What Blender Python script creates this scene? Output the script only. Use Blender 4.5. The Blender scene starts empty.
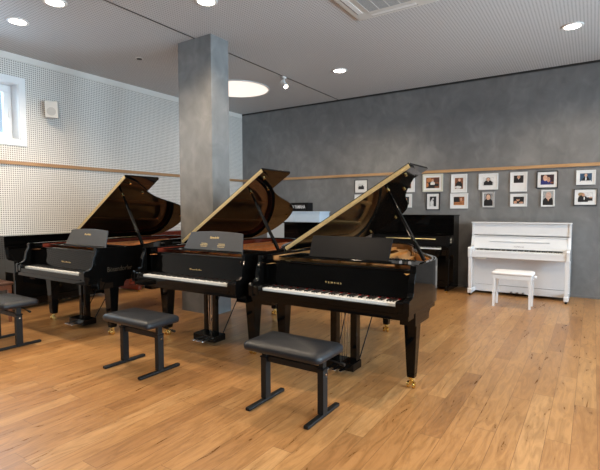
import bpy, bmesh, math, random
from mathutils import Vector, Matrix
random.seed(7)
PI = math.pi
scene = bpy.context.scene
COL = scene.collection

# ------------------------------------------------------------------ camera
H = 1.4127
FPX = 447.02
yaw, pitch, roll = math.radians(33.2211), math.radians(-3.3121), math.radians(-0.1229)
fw = Vector((-math.sin(yaw)*math.cos(pitch), math.cos(yaw)*math.cos(pitch), math.sin(pitch)))
rt = Vector((math.cos(yaw), math.sin(yaw), 0))
up = rt.cross(fw)
r2 = rt*math.cos(roll) + up*math.sin(roll)
u2 = -rt*math.sin(roll) + up*math.cos(roll)
cd = bpy.data.cameras.new('camera')
cam = bpy.data.objects.new('camera', cd)
COL.objects.link(cam)
cd.sensor_width = 36.0
cd.lens = FPX*36.0/600.0
cam.matrix_world = Matrix(((r2.x, u2.x, -fw.x, 0), (r2.y, u2.y, -fw.y, 0), (r2.z, u2.z, -fw.z, H), (0, 0, 0, 1)))
scene.camera = cam

WX, WY, CZ, RZ = -7.10, 8.32, 3.671, 2.096
XR, YF = 3.6, -3.2

# ------------------------------------------------------------------ materials
def new_mat(name):
    m = bpy.data.materials.new(name)
    m.use_nodes = True
    return m, m.node_tree, m.node_tree.nodes['Principled BSDF']

def setp(b, **k):
    for a, v in k.items():
        s = b.inputs[a.replace('_', ' ')]
        s.default_value = v

def plain(name, col, rough=.5, metal=0., coat=0., noise=.03, scale=20., spec=.5, bump=0.):
    m, t, b = new_mat(name)
    setp(b, Roughness=rough, Metallic=metal, Coat_Weight=coat, Coat_Roughness=.03)
    b.inputs['Specular IOR Level'].default_value = spec
    tc = t.nodes.new('ShaderNodeTexCoord'); n = t.nodes.new('ShaderNodeTexNoise')
    n.inputs['Scale'].default_value = scale
    t.links.new(tc.outputs['Object'], n.inputs['Vector'])
    r = t.nodes.new('ShaderNodeValToRGB')
    r.color_ramp.elements[0].position = .3; r.color_ramp.elements[1].position = .7
    r.color_ramp.elements[0].color = tuple(c*(1-noise) for c in col)+(1,)
    r.color_ramp.elements[1].color = tuple(min(1, c*(1+noise)) for c in col)+(1,)
    t.links.new(n.outputs['Fac'], r.inputs['Fac'])
    t.links.new(r.outputs['Color'], b.inputs['Base Color'])
    if bump:
        bp = t.nodes.new('ShaderNodeBump'); bp.inputs['Strength'].default_value = bump
        bp.inputs['Distance'].default_value = .002
        n2 = t.nodes.new('ShaderNodeTexNoise'); n2.inputs['Scale'].default_value = scale*12
        t.links.new(tc.outputs['Object'], n2.inputs['Vector'])
        t.links.new(n2.outputs['Fac'], bp.inputs['Height'])
        t.links.new(bp.outputs['Normal'], b.inputs['Normal'])
    return m

def glow(name, col, strength):
    m, t, b = new_mat(name)
    b.inputs['Base Color'].default_value = col+(1,)
    b.inputs['Emission Color'].default_value = col+(1,)
    b.inputs['Emission Strength'].default_value = strength
    return m

def math_node(t, op, a, b=None, c=None):
    n = t.nodes.new('ShaderNodeMath'); n.operation = op
    for i, v in enumerate((a, b, c)):
        if v is None: continue
        if isinstance(v, (int, float)): n.inputs[i].default_value = v
        else: t.links.new(v, n.inputs[i])
    return n.outputs[0]

def perforated(name, col, hole, axes, pitch, frac, lo=None, hi=None, rough=.6, noise_amt=.02):
    """painted panel with a square grid of round holes; axes = the two object axes of the sheet"""
    m, t, b = new_mat(name)
    setp(b, Roughness=rough)
    tc = t.nodes.new('ShaderNodeTexCoord'); sp = t.nodes.new('ShaderNodeSeparateXYZ')
    t.links.new(tc.outputs['Object'], sp.inputs[0])
    u, v = sp.outputs[axes[0]], sp.outputs[axes[1]]
    def cell(s):
        f = math_node(t, 'FRACT', math_node(t, 'MULTIPLY', math_node(t, 'ADD', s, 50.0), 1.0/pitch))
        return math_node(t, 'SUBTRACT', f, .5)
    a, c = cell(u), cell(v)
    d = math_node(t, 'SQRT', math_node(t, 'ADD', math_node(t, 'MULTIPLY', a, a), math_node(t, 'MULTIPLY', c, c)))
    mask = math_node(t, 'LESS_THAN', d, frac)
    for (axis, op, val) in (lo or [])+(hi or []):
        mask = math_node(t, 'MULTIPLY', mask, math_node(t, op, sp.outputs[axis], val))
    mix = t.nodes.new('ShaderNodeMix'); mix.data_type = 'RGBA'
    t.links.new(mask, mix.inputs[0])
    mix.inputs[6].default_value = col+(1,); mix.inputs[7].default_value = hole+(1,)
    t.links.new(mix.outputs[2], b.inputs['Base Color'])
    return m

def plaster(name, c0, c1, c2):
    m, t, b = new_mat(name)
    setp(b, Roughness=.5)
    tc = t.nodes.new('ShaderNodeTexCoord')
    n = t.nodes.new('ShaderNodeTexNoise'); n.inputs['Scale'].default_value = 1.0
    n.inputs['Detail'].default_value = 9; n.inputs['Roughness'].default_value = .62; n.inputs['Distortion'].default_value = 1.2
    n2 = t.nodes.new('ShaderNodeTexNoise'); n2.inputs['Scale'].default_value = 4.5
    n2.inputs['Detail'].default_value = 5; n2.inputs['Distortion'].default_value = 1.0
    mp = t.nodes.new('ShaderNodeMapping'); mp.inputs['Scale'].default_value = (1, 1, .8)
    t.links.new(tc.outputs['Object'], mp.inputs[0])
    t.links.new(mp.outputs[0], n.inputs['Vector']); t.links.new(mp.outputs[0], n2.inputs['Vector'])
    s = math_node(t, 'ADD', math_node(t, 'MULTIPLY', n.outputs['Fac'], .55), math_node(t, 'MULTIPLY', n2.outputs['Fac'], .45))
    r = t.nodes.new('ShaderNodeValToRGB')
    e = r.color_ramp.elements
    e[0].position = .36; e[0].color = c0+(1,); e[1].position = .66; e[1].color = c2+(1,)
    k = e.new(.5); k.color = c1+(1,)
    t.links.new(s, r.inputs['Fac']); t.links.new(r.outputs['Color'], b.inputs['Base Color'])
    bp = t.nodes.new('ShaderNodeBump'); bp.inputs['Strength'].default_value = .06; bp.inputs['Distance'].default_value = .01
    t.links.new(n2.outputs['Fac'], bp.inputs['Height']); t.links.new(bp.outputs['Normal'], b.inputs['Normal'])
    return m

def oak_floor(name):
    m, t, b = new_mat(name)
    tc = t.nodes.new('ShaderNodeTexCoord'); sp = t.nodes.new('ShaderNodeSeparateXYZ')
    t.links.new(tc.outputs['Object'], sp.inputs[0])
    x, y = sp.outputs[0], sp.outputs[1]
    W, Ln = .135, 1.25
    xs = math_node(t, 'MULTIPLY', math_node(t, 'ADD', x, 40.03), 1/W)
    ix = math_node(t, 'FLOOR', xs); fx = math_node(t, 'FRACT', xs)
    wn = t.nodes.new('ShaderNodeTexWhiteNoise'); wn.noise_dimensions = '1D'
    t.links.new(ix, wn.inputs['W'])
    ys = math_node(t, 'ADD', math_node(t, 'MULTIPLY', math_node(t, 'ADD', y, 40.), 1/Ln), math_node(t, 'MULTIPLY', wn.outputs['Value'], 7.3))
    iy = math_node(t, 'FLOOR', ys); fy = math_node(t, 'FRACT', ys)
    cb = t.nodes.new('ShaderNodeCombineXYZ'); t.links.new(ix, cb.inputs[0]); t.links.new(iy, cb.inputs[1])
    w2 = t.nodes.new('ShaderNodeTexWhiteNoise'); w2.noise_dimensions = '2D'; t.links.new(cb.outputs[0], w2.inputs['Vector'])
    ramp = t.nodes.new('ShaderNodeValToRGB'); e = ramp.color_ramp.elements
    e[0].position = 0; e[0].color = (.30, .148, .056, 1); e[1].position = 1; e[1].color = (.455, .255, .108, 1)
    for pos, c in ((.15, (.35, .176, .066)), (.5, (.39, .202, .077)), (.85, (.425, .228, .09))):
        k = e.new(pos); k.color = c+(1,)
    t.links.new(w2.outputs['Value'], ramp.inputs['Fac'])
    # grain stretched along the plank, shifted per plank
    cv = t.nodes.new('ShaderNodeCombineXYZ')
    t.links.new(math_node(t, 'MULTIPLY', x, 17.), cv.inputs[0])
    t.links.new(math_node(t, 'ADD', math_node(t, 'MULTIPLY', y, 2.4), math_node(t, 'MULTIPLY', w2.outputs['Value'], 37.)), cv.inputs[1])
    t.links.new(math_node(t, 'MULTIPLY', w2.outputs['Value'], 19.), cv.inputs[2])
    g = t.nodes.new('ShaderNodeTexNoise'); g.inputs['Scale'].default_value = 1.; g.inputs['Detail'].default_value = 9; g.inputs['Roughness'].default_value = .62
    g.inputs['Distortion'].default_value = 1.8
    t.links.new(cv.outputs[0], g.inputs['Vector'])
    gr = t.nodes.new('ShaderNodeValToRGB'); ge = gr.color_ramp.elements
    ge[0].position = .28; ge[0].color = (.60, .55, .48, 1); ge[1].position = .60; ge[1].color = (1.08, 1.07, 1.04, 1)
    t.links.new(g.outputs['Fac'], gr.inputs['Fac'])
    mx = t.nodes.new('ShaderNodeMix'); mx.data_type = 'RGBA'; mx.blend_type = 'MULTIPLY'; mx.inputs[0].default_value = 1.
    t.links.new(ramp.outputs['Color'], mx.inputs[6]); t.links.new(gr.outputs['Color'], mx.inputs[7])
    # knots
    kn = t.nodes.new('ShaderNodeTexVoronoi'); kn.inputs['Scale'].default_value = 1.
    kv = t.nodes.new('ShaderNodeCombineXYZ')
    t.links.new(math_node(t, 'MULTIPLY', x, 3.4), kv.inputs[0]); t.links.new(math_node(t, 'MULTIPLY', y, 1.5), kv.inputs[1])
    t.links.new(kv.outputs[0], kn.inputs['Vector'])
    kr = t.nodes.new('ShaderNodeValToRGB'); ke = kr.color_ramp.elements
    ke[0].position = .02; ke[0].color = (.35, .26, .2, 1); ke[1].position = .075; ke[1].color = (1, 1, 1, 1)
    t.links.new(kn.outputs['Distance'], kr.inputs['Fac'])
    m3 = t.nodes.new('ShaderNodeMix'); m3.data_type = 'RGBA'; m3.blend_type = 'MULTIPLY'; m3.inputs[0].default_value = .5
    t.links.new(mx.outputs[2], m3.inputs[6]); t.links.new(kr.outputs['Color'], m3.inputs[7])
    # joints
    ex = math_node(t, 'MULTIPLY', math_node(t, 'MINIMUM', fx, math_node(t, 'SUBTRACT', 1., fx)), W)
    ey = math_node(t, 'MULTIPLY', math_node(t, 'MINIMUM', fy, math_node(t, 'SUBTRACT', 1., fy)), Ln)
    j = math_node(t, 'LESS_THAN', math_node(t, 'MINIMUM', ex, ey), .0016)
    m2 = t.nodes.new('ShaderNodeMix'); m2.data_type = 'RGBA'
    t.links.new(math_node(t, 'MULTIPLY', j, .75), m2.inputs[0]); t.links.new(m3.outputs[2], m2.inputs[6]); m2.inputs[7].default_value = (.14, .065, .025, 1)
    t.links.new(m2.outputs[2], b.inputs['Base Color'])
    rr = math_node(t, 'ADD', math_node(t, 'MULTIPLY', g.outputs['Fac'], .16), .22)
    t.links.new(rr, b.inputs['Roughness'])
    bp = t.nodes.new('ShaderNodeBump'); bp.inputs['Strength'].default_value = .08; bp.inputs['Distance'].default_value = .002
    t.links.new(g.outputs['Fac'], bp.inputs['Height']); t.links.new(bp.outputs['Normal'], b.inputs['Normal'])
    return m

def wood(name, c0, c1, axis=0, rough=.35, scale=1.0, coat=0.):
    m, t, b = new_mat(name)
    setp(b, Roughness=rough, Coat_Weight=coat)
    tc = t.nodes.new('ShaderNodeTexCoord'); mp = t.nodes.new('ShaderNodeMapping')
    s = [22*scale]*3; s[axis] = 1.6*scale
    mp.inputs['Scale'].default_value = s
    n = t.nodes.new('ShaderNodeTexNoise'); n.inputs['Scale'].default_value = 1; n.inputs['Detail'].default_value = 5; n.inputs['Distortion'].default_value = .8
    t.links.new(tc.outputs['Object'], mp.inputs[0]); t.links.new(mp.outputs[0], n.inputs['Vector'])
    r = t.nodes.new('ShaderNodeValToRGB')
    r.color_ramp.elements[0].position = .3; r.color_ramp.elements[0].color = c0+(1,)
    r.color_ramp.elements[1].position = .7; r.color_ramp.elements[1].color = c1+(1,)
    t.links.new(n.outputs['Fac'], r.inputs['Fac']); t.links.new(r.outputs['Color'], b.inputs['Base Color'])
    return m

def glass_mat(name, tint):
    m = bpy.data.materials.new(name); m.use_nodes = True
    t = m.node_tree; t.nodes.clear()
    o = t.nodes.new('ShaderNodeOutputMaterial'); tr = t.nodes.new('ShaderNodeBsdfTransparent'); gl = t.nodes.new('ShaderNodeBsdfGlossy')
    tr.inputs[0].default_value = tint+(1,); gl.inputs['Roughness'].default_value = .02
    fr = t.nodes.new('ShaderNodeFresnel'); fr.inputs['IOR'].default_value = 1.45
    mx = t.nodes.new('ShaderNodeMixShader')
    t.links.new(fr.outputs[0], mx.inputs[0]); t.links.new(tr.outputs[0], mx.inputs[1]); t.links.new(gl.outputs[0], mx.inputs[2])
    t.links.new(mx.outputs[0], o.inputs[0])
    return m

BLACK = plain('polished_ebony_lacquer', (.0025, .0024, .0023), rough=.035, noise=.05, spec=.21)
LIDBLACK = plain('polished_ebony_lid', (.003, .0025, .002), rough=.05, noise=.05, spec=.20)
SATIN = plain('satin_black', (.007, .007, .008), rough=.34, noise=.05, spec=.13)
DESK = plain('satin_dark_grey_desk', (.04, .042, .046), rough=.42, noise=.05)
FRAMEBLACK = plain('black_powder_coat', (.006, .006, .006), rough=.5, spec=.3)
LEATHER = plain('black_leather', (.010, .0115, .0145), rough=.38, spec=.35, noise=.1, scale=30, bump=.25)
IVORY = plain('white_key_plastic', (.8, .8, .78), rough=.2, noise=.01)
EBONY = plain('black_key', (.01, .01, .01), rough=.3)
BRASS = plain('polished_brass', (.83, .60, .22), rough=.22, metal=1., noise=.03)
HINGE = plain('brass_piano_hinge', (.85, .68, .36), rough=.4, metal=.75, noise=.1, scale=60)
DCHROME = plain('dark_chrome', (.22, .22, .23), rough=.25, metal=1.)
CHROME = plain('chrome', (.75, .75, .76), rough=.15, metal=1.)
REDFELT = plain('red_felt', (.45, .02, .015), rough=.95)
COPPER = plain('bronze_painted_iron_plate', (.72, .30, .11), rough=.38, metal=.35, noise=.08)
GOLDPLATE = plain('gold_painted_iron_plate', (.70, .40, .14), rough=.38, metal=.35, noise=.08)
SPRUCE = wood('spruce_soundboard', (.55, .28, .10), (.70, .40, .16), axis=1, rough=.35)
MAHOG = wood('mahogany_inner_rim', (.09, .014, .008), (.16, .03, .015), axis=1, rough=.25)
MAPLE = wood('maple_inner_rim', (.26, .12, .04), (.36, .18, .07), axis=1, rough=.25)
STRING = plain('steel_strings', (.6, .55, .45), rough=.35, metal=1.)
SIDELET = plain('dull_bronze_lettering', (.035, .026, .016), rough=.4)
GOLDLET = plain('gold_lettering', (.75, .56, .24), rough=.4, metal=.4)
WHITEP = plain('white_polished_lacquer', (.72, .73, .75), rough=.1, noise=.01)
WHITELEATHER = plain('white_leatherette', (.80, .80, .81), rough=.35, noise=.02)
SILVERLET = plain('grey_lettering', (.25, .25, .27), rough=.4)
BROWNLEA = plain('brown_leather', (.07, .028, .014), rough=.4, noise=.15, bump=.2)
CHERRY = wood('brown_stained_wood', (.15, .045, .016), (.22, .075, .028), axis=2, rough=.3)
OAKRAIL = wood('oak_rail', (.36, .20, .09), (.50, .30, .14), axis=0, rough=.5)
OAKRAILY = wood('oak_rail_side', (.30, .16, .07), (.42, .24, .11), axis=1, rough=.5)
WHITEPL = plain('white_plastic', (.72, .71, .69), rough=.4, noise=.01)
CREAMPL = plain('cream_plastic', (.60, .58, .54), rough=.4, noise=.01)
SPKGR = plain('speaker_grille', (.42, .41, .39), rough=.6)
GREYGR = plain('grey_grille', (.25, .27, .29), rough=.5)
DARKSLOT = plain('dark_slot', (.02, .02, .02), rough=.6)
PAINT = plain('white_window_paint', (.78, .79, .80), rough=.4, noise=.01)
WHITEWALL = plain('white_wall_paint', (.68, .66, .62), rough=.7, noise=.02, scale=2)
GLASS = glass_mat('window_glass', (.85, .93, .97))
PICGLASS = None
LAMPWHITE = glow('downlight_diffuser', (1., .93, .80), 14.)
SPOTWHITE = glow('spot_lens', (1., .9, .72), 20.)
SKYLAMP = glow('round_lamp_diffuser', (1., .86, .76), .95)
BLUEWHITE = plain('pale_blue_white_board', (.55, .66, .78), rough=.35, noise=.02)

# ------------------------------------------------------------------ mesh helpers
class MB:
    def __init__(s): s.v = []; s.f = []
    def add(s, vs, fs):
        o = len(s.v); s.v += [tuple(v) for v in vs]; s.f += [tuple(o+i for i in f) for f in fs]; return s
    def box(s, x0, x1, y0, y1, z0, z1, M=None):
        vs = [Vector((x, y, z)) for z in (z0, z1) for y in (y0, y1) for x in (x0, x1)]
        if M is not None: vs = [M @ v for v in vs]
        return s.add(vs, [(0, 2, 3, 1), (4, 5, 7, 6), (0, 1, 5, 4), (2, 6, 7, 3), (0, 4, 6, 2), (1, 3, 7, 5)])
    def loft(s, rings, cap=True):
        n = len(rings[0]); vs = [p for r in rings for p in r]; fs = []
        for k in range(len(rings)-1):
            for i in range(n):
                j = (i+1) % n
                fs.append((k*n+i, k*n+j, (k+1)*n+j, (k+1)*n+i))
        if cap:
            fs.append(tuple(reversed(range(n)))); fs.append(tuple((len(rings)-1)*n+i for i in range(n)))
        return s.add(vs, fs)
    def prism(s, poly, a, b, axis=2, M=None):
        def P(p, h):
            v = Vector((p[0], p[1], h)) if axis == 2 else (Vector((h, p[0], p[1])) if axis == 0 else Vector((p[0], h, p[1])))
            return M @ v if M is not None else v
        return s.loft([[P(p, a) for p in poly], [P(p, b) for p in poly]])
    def taper(s, cx, cy, z0, z1, w0, w1, d0=None, d1=None):
        d0 = d0 or w0; d1 = d1 or w1
        R = lambda z, w, d: [(cx-w/2, cy-d/2, z), (cx+w/2, cy-d/2, z), (cx+w/2, cy+d/2, z), (cx-w/2, cy+d/2, z)]
        return s.loft([R(z0, w0, d0), R(z1, w1, d1)])
    def tube(s, p0, p1, r, n=12, r1=None):
        p0, p1 = Vector(p0), Vector(p1); d = (p1-p0).normalized()
        a = d.orthogonal().normalized(); b = d.cross(a); r1 = r if r1 is None else r1
        rg = lambda p, q: [p+(a*math.cos(2*PI*i/n)+b*math.sin(2*PI*i/n))*q for i in range(n)]
        return s.loft([rg(p0, r), rg(p1, r1)])
    def build(s, name, mat, parent=None, bevel=0., seg=2, smooth=True, angle=35, loc=None, rotz=None):
        me = bpy.data.meshes.new(name); bm = bmesh.new()
        vv = [bm.verts.new(v) for v in s.v]
        for f in s.f:
            try: bm.faces.new([vv[i] for i in f])
            except ValueError: pass
        bmesh.ops.recalc_face_normals(bm, faces=bm.faces)
        if bevel:
            eds = [e for e in bm.edges if len(e.link_faces) == 2 and e.calc_face_angle(0) > .5]
            bmesh.ops.bevel(bm, geom=eds, offset=bevel, segments=seg, profile=.5, affect='EDGES', clamp_overlap=True)
        bm.to_mesh(me); bm.free()
        if smooth:
            me.shade_smooth(); me.set_sharp_from_angle(angle=math.radians(angle))
        me.materials.append(mat)
        o = bpy.data.objects.new(name, me); COL.objects.link(o)
        if bevel and smooth:
            wn = o.modifiers.new('weighted_normals', 'WEIGHTED_NORMAL'); wn.keep_sharp = True; wn.weight = 100
        if parent: o.parent = parent
        if loc: o.location = loc
        if rotz: o.rotation_euler.z = rotz
        return o

def box(name, mat, parent, x0, x1, y0, y1, z0, z1, bevel=0., **k):
    return MB().box(x0, x1, y0, y1, z0, z1).build(name, mat, parent, bevel, **k)

def text(name, s, size, mat, parent, M, extrude=.0006, width=None, shear=0., bold=0., space=1.):
    cu = bpy.data.curves.new('t', 'FONT'); cu.body = s; cu.size = size; cu.extrude = extrude
    cu.align_x = 'CENTER'; cu.align_y = 'CENTER'; cu.shear = shear; cu.offset = bold; cu.space_character = space
    o = bpy.data.objects.new('t', cu); COL.objects.link(o)
    dg = bpy.context.evaluated_depsgraph_get()
    me = bpy.data.meshes.new_from_object(o.evaluated_get(dg))
    bpy.data.objects.remove(o)
    if width:
        xs = [v.co.x for v in me.vertices]; k = width/(max(xs)-min(xs))
        me.transform(Matrix.Diagonal((k, 1, 1, 1)))
    me.transform(M)
    me.materials.clear(); me.materials.append(mat); me.name = name
    r = bpy.data.objects.new(name, me); COL.objects.link(r)
    if parent: r.parent = parent
    return r

def facing_front(x, y, z, tilt=0.):     # text lying in the xz plane, readable from -y
    return Matrix.Translation((x, y, z)) @ Matrix.Rotation(PI/2 - tilt, 4, 'X')

def thing(name, label, cat, loc=(0, 0, 0), rotz=0., group=None):
    o = bpy.data.objects.new(name, None); COL.objects.link(o)
    o.empty_display_size = .2
    o.location = loc; o.rotation_euler = (0, 0, rotz)
    o['label'] = label; o['category'] = cat
    if group: o['group'] = group
    return o

def tag(o, label, cat, group=None):
    o['label'] = label; o['category'] = cat
    if group: o['group'] = group
    return o

def struct(o):
    o['kind'] = 'structure'; return o

def children(o): return [c for c in COL.objects if c.parent == o]
def copy_tree(o, parent=None):
    c = o.copy(); COL.objects.link(c); c.parent = parent
    for ch in children(o): copy_tree(ch, c)
    return c

# ------------------------------------------------------------------ room shell
struct(MB().box(WX-.3, XR+.3, YF-.3, WY+.3, -.2, 0).build('floor', oak_floor('oak_plank_floor')))
ceil_m = perforated('perforated_ceiling_board', (.545, .54, .54), (.26, .255, .255), (0, 1), .036, .24,
                    lo=[(0, 'GREATER_THAN', -7.2)], hi=[])
struct(MB().box(WX-.3, XR+.3, YF-.3, WY+.3, CZ, CZ+.2).build('ceiling', ceil_m))
gw = plaster('grey_lime_plaster', (.135, .136, .138), (.168, .169, .170), (.222, .222, .220))
struct(MB().box(WX-.3, XR+.3, WY, WY+.3, 0, CZ).build('wall_back', gw))
lw = perforated('white_perforated_wall_panel', (.70, .675, .635), (.20, .185, .17), (1, 2), .03, .30,
                lo=[(2, 'GREATER_THAN', .69)], hi=[(2, 'LESS_THAN', 3.575)])
wy0, wy1, wz0, wz1 = 1.60, 3.315, 2.44, 3.255         # window niche opening in the left wall
m = MB()
m.box(WX-.32, WX, YF, wy0, 0, CZ); m.box(WX-.32, WX, wy1, WY, 0, CZ)
m.box(WX-.32, WX, wy0, wy1, 0, wz0); m.box(WX-.32, WX, wy0, wy1, wz1, CZ)
struct(m.build('wall_left', lw, smooth=False))
# window 1: casing, sash, glass
cas = MB()
d = .09
cas.box(WX, WX+.018, wy0-d, wy1+d, wz1, wz1+d); cas.box(WX, WX+.018, wy0-d, wy1+d, wz0-d, wz0)
cas.box(WX, WX+.018, wy1, wy1+d, wz0, wz1); cas.box(WX, WX+.018, wy0-d, wy0, wz0, wz1)
cas.box(WX-.30, WX, wy1-.008, wy1, wz0, wz1); cas.box(WX-.30, WX, wy0, wy0+.008, wz0, wz1)
cas.box(WX-.30, WX, wy0+.008, wy1-.008, wz0, wz0+.008); cas.box(WX-.30, WX, wy0+.008, wy1-.008, wz1-.008, wz1)
struct(cas.build('window_1', PAINT, smooth=False))
w1 = bpy.data.objects['window_1']
sx = WX-.20
fr = MB()
a0, a1, b0, b1 = wy0+.01, wy1-.01, wz0+.01, wz1-.01
fr.box(sx-.06, sx, a0, a1, b0, b0+.105); fr.box(sx-.06, sx, a0, a1, b1-.105, b1)
fr.box(sx-.06, sx, a0, a0+.105, b0+.105, b1-.105); fr.box(sx-.06, sx, a1-.105, a1, b0+.105, b1-.105)
fr.box(sx-.06, sx, (a0+a1)/2-.05, (a0+a1)/2+.05, b0+.105, b1-.105)
fr.build('window_frame', PAINT, w1, bevel=.006)
MB().box(sx-.035, sx-.027, a0+.05, a1-.05, b0+.05, b1-.05).build('window_pane', GLASS, w1)
MB().box(sx, sx+.02, a1-.05, a1-.02, (b0+b1)/2-.07, (b0+b1)/2+.07).build('window_handle', PAINT, w1, bevel=.005)

def wall_with_windows(name, axis, pos, th, lo, hi, wins, z0, z1, mat):
    m = MB()
    def bx(a, b, c, d_):
        if axis == 'x': m.box(min(pos, pos+th), max(pos, pos+th), a, b, c, d_)
        else: m.box(a, b, min(pos, pos+th), max(pos, pos+th), c, d_)
    cur = lo
    for a, b in wins:
        bx(cur, a, 0, CZ); bx(a, b, 0, z0); bx(a, b, z1, CZ); cur = b
    bx(cur, hi, 0, CZ)
    return struct(m.build(name, mat, smooth=False))
rwins = [(-1.6, .9), (1.6, 4.1), (4.8, 6.9)]
fwins = []
wall_with_windows('wall_right', 'x', XR, .3, YF, WY, rwins, .55, 2.75, WHITEWALL)
wall_with_windows('wall_front', 'y', YF, -.3, WX-.3, XR+.3, fwins, .9, 2.6, gw)
n = 2
for axis, wins, z0, z1 in (('x', rwins, .55, 2.75), ('y', fwins, .9, 2.6)):
    for a, b in wins:
        f, g = MB(), MB()
        for (p, q, r, s) in ((a, b, z0, z0+.07), (a, b, z1-.07, z1), (a, a+.07, z0+.07, z1-.07), (b-.07, b, z0+.07, z1-.07), ((a+b)/2-.04, (a+b)/2+.04, z0+.07, z1-.07)):
            if axis == 'x': f.box(XR+.12, XR+.19, p, q, r, s)
            else: f.box(p, q, YF-.19, YF-.12, r, s)
        if axis == 'x': g.box(XR+.15, XR+.158, a+.05, b-.05, z0+.05, z1-.05)
        else: g.box(a+.05, b-.05, YF-.158, YF-.15, z0+.05, z1-.05)
        w = struct(f.build('window_%d' % n, PAINT, smooth=False)); g.build('window_pane', GLASS, w)
        n += 1
# rails, joint, baseboards
struct(box('trim_1', OAKRAIL, None, WX, XR, WY-.03, WY, RZ-.026, RZ+.026, .003))
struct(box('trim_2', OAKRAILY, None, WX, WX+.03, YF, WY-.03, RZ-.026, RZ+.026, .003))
struct(box('trim_3', DARKSLOT, None, -4.483, -4.471, YF, WY, CZ-.006, CZ))
struct(box('trim_4', DARKSLOT, None, WX, XR, WY-.02, WY, CZ-.03, CZ))
struct(box('trim_5', WHITEWALL, None, WX, WX+.012, YF, WY-.02, CZ-.09, CZ))
struct(box('baseboard_back', plain('grey_baseboard', (.17, .165, .16), rough=.5), None, WX, XR, WY-.012, WY, 0, .035, .002))
# column
struct(MB().box(-4.80, -4.185, 4.30, 4.63, 0, CZ).build('trim_6', plaster('column_plaster', (.140, .142, .143), (.182, .184, .184), (.245, .245, .240))))
bpy.data.objects['trim_6'].name = 'wall_column'

# ------------------------------------------------------------------ grand pianos
def catmull(pts, k=6):
    out = []
    for i in range(len(pts)-1):
        p0 = pts[max(i-1, 0)]; p1 = pts[i]; p2 = pts[i+1]; p3 = pts[min(i+2, len(pts)-1)]
        for j in range(k):
            t = j/k
            out.append(tuple(.5*((2*p1[a])+(-p0[a]+p2[a])*t+(2*p0[a]-5*p1[a]+4*p2[a]-p3[a])*t*t+(-p0[a]+3*p1[a]-3*p2[a]+p3[a])*t**3) for a in (0, 1)))
    out.append(pts[-1]); return out
BENT = [(.725, .50), (.712, .66), (.64, .84), (.52, 1.02), (.42, 1.17), (.325, 1.35), (.25, 1.55), (.18, 1.76), (.10, 1.95), (-.02, 2.12), (-.2, 2.23), (-.38, 2.26), (-.55, 2.215), (-.67, 2.10), (-.725, 1.95)]
OUT = [(.725, .10)] + catmull(BENT) + [(-.725, .10)]
def offset(path, d):
    r = []
    for i, p in enumerate(path):
        a = Vector(path[max(i-1, 0)]); b = Vector(path[min(i+1, len(path)-1)])
        t = (b-a).normalized(); nrm = Vector((-t.y, t.x))
        r.append((p[0]+nrm.x*d, p[1]+nrm.y*d))
    return r

def strip(path, inner, z0, z1):
    m = MB(); rings = []
    for p, q in zip(path, inner):
        rings.append([(p[0], p[1], z0), (p[0], p[1], z1), (q[0], q[1], z1), (q[0], q[1], z0)])
    return m.loft(rings)

WK = .02356
def key_boxes():
    whites, blacks = [], []
    x = -26*WK
    for i in range(52):
        a = x+i*WK
        whites.append((a+.0006, a+WK-.0006))
        if i % 7 in (0, 2, 3, 5, 6) and i < 51:    # a . b c . d . e f . g .   (first key is an A)
            blacks.append((a+WK-.0055, a+WK+.0055))
    return whites, blacks

def add_caster(leg, cx, cy, z1, brass, kind='caster'):
    m = MB()
    m.tube((cx, cy, z1), (cx, cy, z1-.018), .026, 16)
    m.tube((cx, cy, z1-.018), (cx, cy, z1-.045), .014, 12, .012)
    m.box(cx-.012, cx+.012, cy-.03, cy+.015, .03, .062)
    c = m.build('caster', brass, leg, bevel=.002)
    for s in (-1, 1):
        w = MB(); w.tube((cx+s*.012, cy-.012, .027), (cx+s*.030, cy-.012, .027), .027, 20)
        w.tube((cx+s*.030, cy-.012, .027), (cx+s*.034, cy-.012, .027), .016, 14)
        w.build('wheel', brass, c, bevel=.002)

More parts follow.
